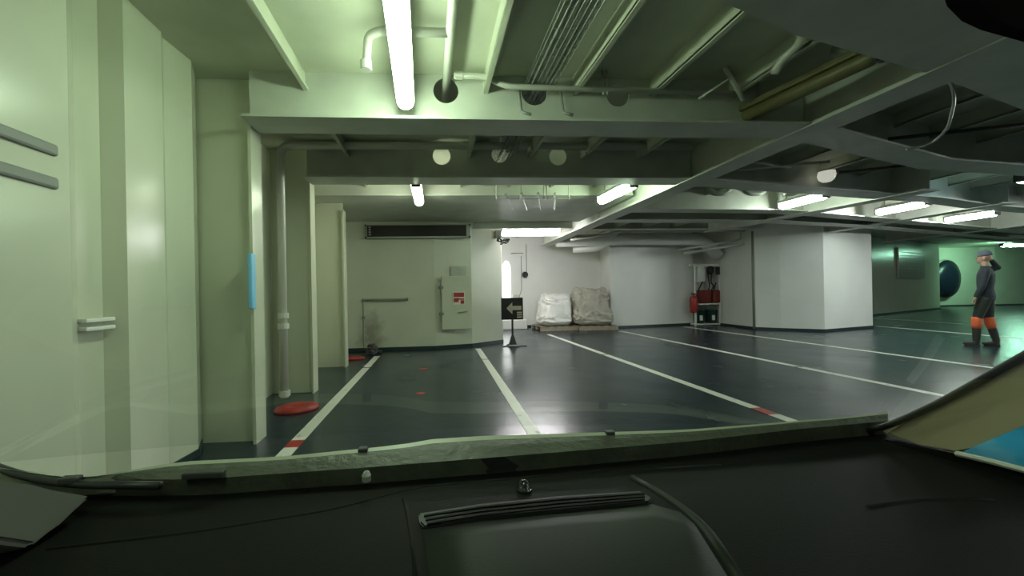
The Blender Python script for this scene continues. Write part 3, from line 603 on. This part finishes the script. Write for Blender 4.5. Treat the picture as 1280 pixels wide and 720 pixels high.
def fill_body(bm):
    k = 0.9; torso(bm, [(x, z, a*k, b*k) for x, z, a, b in TOR])
    for s in (-1, 1):
        l = [Vector(p) for p in legs[s]]; limb(bm, [l[0], l[0]*0.5+l[1]*0.5, l[1], l[1]*0.65+l[2]*0.35, l[2]], [0.085, 0.075, 0.052, 0.052, 0.034])
    for a in (armF, armB): limb(bm, [Vector(p) for p in a], [0.050, 0.038, 0.027])
    limb(bm, [Vector((0, 0, 1.42)), Vector((0.012, 0, 1.58))], [0.055, 0.052])
    ell(bm, (0.012, 0, 1.675), (0.092, 0.074, 0.108)); ell(bm, (0.045, 0, 1.615), (0.058, 0.052, 0.060))   # skull and jaw
    tube(bm, [(0.095, 0, 1.68), (0.118, 0, 1.645), (0.100, 0, 1.635)], [0.010, 0.014, 0.012], 8)              # nose
    for s in (-1, 1):
        ell(bm, (0.005, s*0.075, 1.655), (0.020, 0.010, 0.032), 2)                                         # ears
        ell(bm, (0.088, s*0.030, 1.695), (0.014, 0.022, 0.008), 2)                                         # brows
    ell(bm, (0.100, 0, 1.602), (0.010, 0.024, 0.007), 2); ell(bm, (0.092, 0, 1.572), (0.016, 0.022, 0.016), 2)   # lips and chin
    hand(bm, armF[2], (0.3, 0, -1), (1, 0, 0.3)); hand(bm, armB[2], (0.45, -0.15, 1), (1, -0.4, -0.4))
body = blend(fill_body, 0.0065, 'body', SKIN, person, 2)
for s in (-1, 1):
    bm = bmesh.new(); ell(bm, (0.096, s*0.030, 1.672), (0.009, 0.012, 0.007), 2); fin(bm, 'eye', mat('eye_dark', (0.03, 0.025, 0.02), 0.3), body, smooth=True)
def fill_top(bm):
    torso(bm, [(x, z, a*1.08+0.008, b*1.06+0.006) for x, z, a, b in TOR[:-1]]+[(0.008, 1.505, 0.062, 0.068)])
    for a in (armF, armB):
        p, q, r = [Vector(v) for v in a]; limb(bm, [p, p*0.5+q*0.5, q, q*0.12+r*0.88], [0.068, 0.058, 0.052, 0.038])
blend(fill_top, 0.010, 'overall_top', CLOTH, person, 3)
def cut(l, t): return Vector(l[1])*(1-t)+Vector(l[2])*t
def fill_tr(bm):
    torso(bm, [(0, 0.84, 0.10, 0.150), (0, 0.90, 0.125, 0.175), (0, 0.985, 0.118, 0.170)])
    for s in (-1, 1):
        l = [Vector(p) for p in legs[s]]; limb(bm, [l[0], l[0]*0.5+l[1]*0.5, l[1]+Vector((0, 0, 0.01))], [0.104, 0.090, 0.068])
blend(fill_tr, 0.010, 'trousers', TROU, person, 3)
for s in (-1, 1):
    l = legs[s]; a, b, c = Vector(l[1])+Vector((0, 0, 0.05)), cut(l, 0.12), cut(l, 0.40)
    bm = bmesh.new(); tube(bm, [a, a*0.5+b*0.5, b, b*0.5+c*0.5, c], [0.072, 0.076, 0.074, 0.072, 0.066], 18); fin(bm, 'orange_cuff', ORANGE, person, smooth=True)['label'] = 'bright orange cuff'
    def fill_boot(bm):
        e = cut(l, 0.36); g = Vector(l[2]); limb(bm, [e, (e+g)/2, g, Vector((g.x+0.01, g.y, 0.05))], [0.062, 0.060, 0.050, 0.046], 16)
        ell(bm, (g.x+0.05, g.y, 0.050), (0.095, 0.045, 0.046)); ell(bm, (g.x+0.12, g.y, 0.042), (0.065, 0.046, 0.038))
        box(bm, (g.x-0.05, g.y-0.038, 0.0), (g.x+0.16, g.y+0.038, 0.03))
    blend(fill_boot, 0.008, 'boot', BOOT, person, 3)
bm = bmesh.new(); lathe(bm, [(0.088, -0.012), (0.101, -0.012), (0.103, 0.01), (0.098, 0.04), (0.080, 0.075), (0.045, 0.100), (0.004, 0.108)], 24, Matrix.Translation((0.006, 0, 1.700)) @ Matrix.Rotation(0.12, 4, 'Y') @ Matrix.Diagonal((0.98, 0.86, 1, 1))); fin(bm, 'knit_cap', mat('cap_knit', (0.10, 0.12, 0.15), 0.85), person, smooth=True)

# ================================================================== CAR AROUND THE CAMERA
car = thing('car', 'car interior around the viewer: dark dashboard, windscreen, pale pillars and blue side mirror', 'car', (0, 0.3, 0))
CI = Matrix.Translation((0, -0.3, 0))
def cfin(bm, name, m, smooth=False, parent=None):
    if parent is None: bm.transform(CI)
    o = fin(bm, name, m, parent or car, smooth=smooth); return o
def resample(px, xs):
    out = []
    for x in xs:
        for (x0, y0), (x1, y1) in zip(px, px[1:]):
            if x0 <= x <= x1: out.append(y0+(y1-y0)*(x-x0)/(x1-x0)); break
        else: out.append(px[-1][1] if x > px[-1][0] else px[0][1])
    return out
XS = [-60+i*30 for i in range(0, 40)]                                        # stations across the base of the windscreen
topc = [(-60, 576), (0, 585), (80, 597), (110, 597), (160, 588), (225, 577), (350, 571), (500, 556), (540, 549), (600, 545), (700, 542), (860, 537), (960, 529), (1060, 521), (1120, 514), (1400, 500)]
cow2 = [(-60, 590), (0, 588), (80, 600), (250, 599), (450, 585), (700, 565), (860, 552), (1000, 536), (1100, 527), (1400, 514)]
dsh = [(-60, 615), (0, 610), (115, 614), (300, 610), (460, 603), (640, 590), (860, 565), (1000, 548), (1100, 540), (1400, 520)]
A = [onz(x, y, 1.0) for x, y in zip(XS, resample(topc, XS))]
A2 = [p+Vector((0, 0.012, -0.006)) for p in A]
B = [onz(x, y, 0.992) for x, y in zip(XS, resample(cow2, XS))]
D = [onz(x, y, 0.972) for x, y in zip(XS, resample(dsh, XS))]
def strip(rows, thick):
    bm = bmesh.new(); V = [[bm.verts.new(p) for p in r] for r in rows]; Lw = [[bm.verts.new(p-Vector((0, 0, thick))) for p in r] for r in rows]
    for R, sgn in ((V, 1), (Lw, -1)):
        for a, b in zip(R, R[1:]):
            for k in range(len(a)-1): bm.faces.new((a[k], a[k+1], b[k+1], b[k])[::sgn])
    n = len(rows[0])
    for k in range(n-1):
        bm.faces.new((V[0][k], Lw[0][k], Lw[0][k+1], V[0][k+1])); bm.faces.new((V[-1][k], V[-1][k+1], Lw[-1][k+1], Lw[-1][k]))
    for j in range(len(rows)-1):
        bm.faces.new((V[j][0], V[j+1][0], Lw[j+1][0], Lw[j][0])); bm.faces.new((V[j][-1], Lw[j][-1], Lw[j+1][-1], V[j+1][-1]))
    return bm
COWL = mat('cowl_plastic', (0.085, 0.09, 0.07), 0.5, var=0.3, scale=30, bump=0.2, bscale=80)
LIP = mat('cowl_lip', (0.40, 0.42, 0.33), 0.4)
A1 = [a*0.8+b*0.2 for a, b in zip(A, B)]
cfin(strip([A1, [a*0.5+b*0.5+Vector((0, 0, 0.001)) for a, b in zip(A, B)], B], 0.02), 'cowl_panel', COWL)
cfin(strip([A2, A, A1], 0.02), 'cowl_lip', LIP)['label'] = 'pale edge of the cowl'
cfin(strip([B, [b*0.5+d*0.5-Vector((0, 0, 0.004)) for b, d in zip(B, D)], [d+Vector((0, 0, -0.002)) for d in D]], 0.02), 'windscreen_seal', BLACK)
# dashboard top
def surf(x, t):
    return 0.972 + 0.008*math.sin(math.pi*min(1, t*1.2)) - 0.035*t*t + 0.010*math.exp(-((x-0.05)/0.35)**2)*math.sin(math.pi*t)
rows = []
NR = 16
for j in range(NR+1):
    t = j/NR; r = []
    for k, p in enumerate(D):
        q = Vector((min(p.x*(1+0.10*t), max(p.x, 0.68)-0.03*t), p.y*(1-t)+0.02*t, 0.972))
        q.z = surf(q.x, t)
        r.append(q)
    rows.append(r)
cfin(strip(rows, 0.05), 'dashboard', DASH, smooth=True)
def dz(px, py, lift=0.004):
    z = 0.972
    for _ in range(12):
        p = onz(px, py, z+lift); yd = min(D, key=lambda q: abs(q.x-p.x)).y; t = max(0, min(1, (yd-p.y)/(yd-0.02))); z = surf(p.x, t)
    return onz(px, py, z+lift)
def slab(pxs, lift, th, name, m, parent=None):
    bm = bmesh.new(); prism(bm, [dz(x, y, lift) for x, y in pxs], (0, 0, -th))
    bmesh.ops.bevel(bm, geom=[e for e in bm.edges], offset=0.0015, segments=2, affect='EDGES'); return cfin(bm, name, m, parent=parent)
ptop = [(528, 662), (600, 652), (700, 642), (770, 636), (815, 630), (850, 640), (868, 655)]; pbot = [(552, 800), (620, 800), (700, 800), (770, 800), (840, 800), (900, 800), (960, 800)]
cfin(strip([[dz(a[0]+(b[0]-a[0])*t/10, a[1]+(b[1]-a[1])*t/10, 0.002) for a, b in zip(ptop, pbot)] for t in range(11)], 0.012), 'instrument_pad', PAD, smooth=True)
slab([(523, 641), (600, 630), (700, 620), (800, 613), (816, 622), (812, 627), (700, 636), (600, 646), (530, 658), (524, 652)], 0.004, 0.02, 'demister_vent', BLACK)
bm = bmesh.new()
for k in range(3):
    f = 0.25+0.25*k
    prism(bm, [dz(530+2*k, 644+5*k-1, 0.005), dz(600, 633+5*k-1, 0.005), dz(700, 623+4.5*k-1, 0.005), dz(806, 616+3.5*k-1, 0.005), dz(806, 617+3.5*k, 0.005), dz(700, 624+4.5*k, 0.005), dz(600, 634+5*k, 0.005), dz(530+2*k, 645+5*k, 0.005)], (0, 0, -0.004))
cfin(bm, 'vent_slats', DASH)
def ridge(pxs, r, name, lift=0.0, m=DASH):
    bm = bmesh.new(); tube(bm, fillet([dz(x, y, lift) for x, y in pxs], 0.03), r, 10); return cfin(bm, name, m, smooth=True)
ridge([(790, 600), (835, 625), (880, 660), (925, 730)], 0.006, 'dash_ridge', -0.003, PAD)
ridge([(60, 690), (250, 668), (420, 640), (520, 612), (700, 596), (900, 583)], 0.004, 'dash_seam', -0.0028, DASH)
ridge([(505, 625), (512, 660), (520, 730)], 0.003, 'dash_seam', -0.0018, DASH)
ridge([(1085, 636), (1140, 626), (1200, 624), (1240, 626)], 0.003, 'dash_seam', -0.0018, DASH)
# sun sensor dome on the dash
c = dz(655, 613, 0.0); bm = bmesh.new(); lathe(bm, [(0.0085, 0), (0.0085, 0.003), (0.0065, 0.004), (0.006, 0.008), (0.0035, 0.011), (0.0008, 0.012)], 20, Matrix.Translation(c)); cfin(bm, 'sun_sensor', mat('sensor_plastic', (0.02, 0.02, 0.02), 0.08), smooth=True)
# small clips on the cowl
for (x, y, w) in ((454, 562, 0.006), (762, 541, 0.006), (88, 599, 0.010), (255, 592, 0.022)):
    p = onz(x, y, 1.0); bm = bmesh.new(); box(bm, (p.x-w, p.y-0.005, 1.0-0.004), (p.x+w, p.y+0.005, 1.003)); bevel(bm, 0.0015); cfin(bm, 'cowl_clip', DARK)
p = onz(458, 594, 0.998); bm = bmesh.new(); lathe(bm, [(0.005, -0.006), (0.005, 0), (0.003, 0.004), (0.0005, 0.005)], 12, Matrix.Translation(p)); cfin(bm, 'washer_jet', GALV)
# right pillar with its seal and the side window
PIL = mat('pillar_trim', (0.34, 0.29, 0.20), 0.8, bump=0.04, bscale=400)
def px3(x, y, X): return onx(x, y, X)
def vol(pts, off, name, m, bw=0.004, smooth=False):
    bm = bmesh.new(); prism(bm, pts, off)
    if bw: bmesh.ops.bevel(bm, geom=list(bm.edges), offset=bw, segments=3, affect='EDGES')
    return cfin(bm, name, m, smooth)
rp_top = [(1098, 541), (1130, 528), (1180, 505), (1230, 476), (1290, 442), (1400, 380)]
rp_bot = [(1400, 480), (1290, 528), (1213, 560), (1196, 568), (1150, 556)]
vol([px3(x, y, 0.655) for x, y in rp_top+rp_bot], (0.06, 0.02, 0), 'right_pillar', PIL)['label'] = 'beige right windscreen pillar trim'
bm = bmesh.new(); tube(bm, fillet([px3(x, y, 0.65) for x, y in [(1060, 541), (1098, 536), (1130, 524), (1180, 501), (1230, 473), (1290, 439), (1400, 377)]], 0.03), 0.0042, 10); cfin(bm, 'pillar_seal', BLACK, smooth=True)
vol([px3(x, y, 0.645) for x, y in [(1100, 548), (1196, 567), (1290, 592), (1400, 640), (1400, 760), (1150, 640)]], (0.05, 0.02, -0.02), 'door_shoulder', DASH)
bm = bmesh.new(); tube(bm, [px3(x, y, 0.645) for x, y in [(1196, 567), (1240, 577), (1300, 593)]], 0.0035, 8); cfin(bm, 'window_trim', mat('trim_silver', (0.5, 0.5, 0.48), 0.3))['label'] = 'thin bright strip under the side window'
# blue door mirror seen through the side window
bm = bmesh.new(); bmesh.ops.create_icosphere(bm, subdivisions=4, radius=1)
c = px3(1292, 570, 0.98)
for v in bm.verts:
    q = Vector([math.copysign(abs(k)**0.7, k) for k in v.co]); v.co = c+Vector((q.x*0.10, q.y*0.09, q.z*0.055))
cfin(bm, 'side_mirror', mat('blue_car_paint', (0.03, 0.26, 0.50), 0.2, coat=0.5), smooth=True)['label'] = 'blue door mirror housing'
# left pillar foot
lp = [(-40, 592), (40, 606), (118, 620), (75, 655), (42, 684), (-60, 670)]
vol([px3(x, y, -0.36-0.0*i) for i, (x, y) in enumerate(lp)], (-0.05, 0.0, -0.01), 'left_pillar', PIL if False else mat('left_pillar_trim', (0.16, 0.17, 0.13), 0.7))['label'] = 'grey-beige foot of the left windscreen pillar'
bm = bmesh.new(); tube(bm, fillet([onz(x, y, 0.995) for x, y in [(-60, 568), (-20, 578), (20, 592), (60, 602), (110, 606), (200, 607)]], 0.03), 0.0045, 10); cfin(bm, 'pillar_seal', BLACK, smooth=True)
# dark header corner of the windscreen, upper right
bm = bmesh.new(); prism(bm, [Vector((0, 0, CH))+ray(x, y)*0.40 for x, y in [(1205, -60), (1226, 4), (1246, 24), (1272, 36), (1330, 52), (1420, 60), (1420, -60)]], (0.006, 0.03, 0.02)); cfin(bm, 'header_trim', mat('header_felt', (0.004, 0.004, 0.004), 0.95, spec=0.0))
# windscreen
GL = bpy.data.materials.new('windscreen_glass'); GL.use_nodes = True; nt = GL.node_tree; nt.nodes.clear()
out = nt.nodes.new('ShaderNodeOutputMaterial'); mx = nt.nodes.new('ShaderNodeMixShader'); tr_ = nt.nodes.new('ShaderNodeBsdfTransparent'); gl = nt.nodes.new('ShaderNodeBsdfGlossy'); fr = nt.nodes.new('ShaderNodeLayerWeight'); mr = nt.nodes.new('ShaderNodeMath'); mr.operation = 'MULTIPLY_ADD'; pw = nt.nodes.new('ShaderNodeMath'); pw.operation = 'POWER'
tr_.inputs[0].default_value = (0.95, 0.98, 0.95, 1); gl.inputs['Roughness'].default_value = 0.02; pw.inputs[1].default_value = 5; mr.inputs[1].default_value = 0.4; mr.inputs[2].default_value = 0.03
nt.links.new(fr.outputs['Facing'], pw.inputs[0]); nt.links.new(pw.outputs[0], mr.inputs[0]); nt.links.new(mr.outputs[0], mx.inputs[0]); nt.links.new(tr_.outputs[0], mx.inputs[1]); nt.links.new(gl.outputs[0], mx.inputs[2]); nt.links.new(mx.outputs[0], out.inputs[0])
bm = bmesh.new(); N = 24; rws = []
for j in range(9):
    t = j/8; r = []
    for k in range(N+1):
        u = -1+2*k/N; x = u*(0.80-0.12*t); y = 0.54-0.10*u*u - t*0.60; z = 1.0+0.36*t-0.015*u*u*t+0.02*math.sin(math.pi*t)
        r.append(bm.verts.new((x, y, z)))
    rws.append(r)
for a, b in zip(rws, rws[1:]):
    for k in range(N): bm.faces.new((a[k], a[k+1], b[k+1], b[k]))
cfin(bm, 'windscreen', GL, smooth=True)
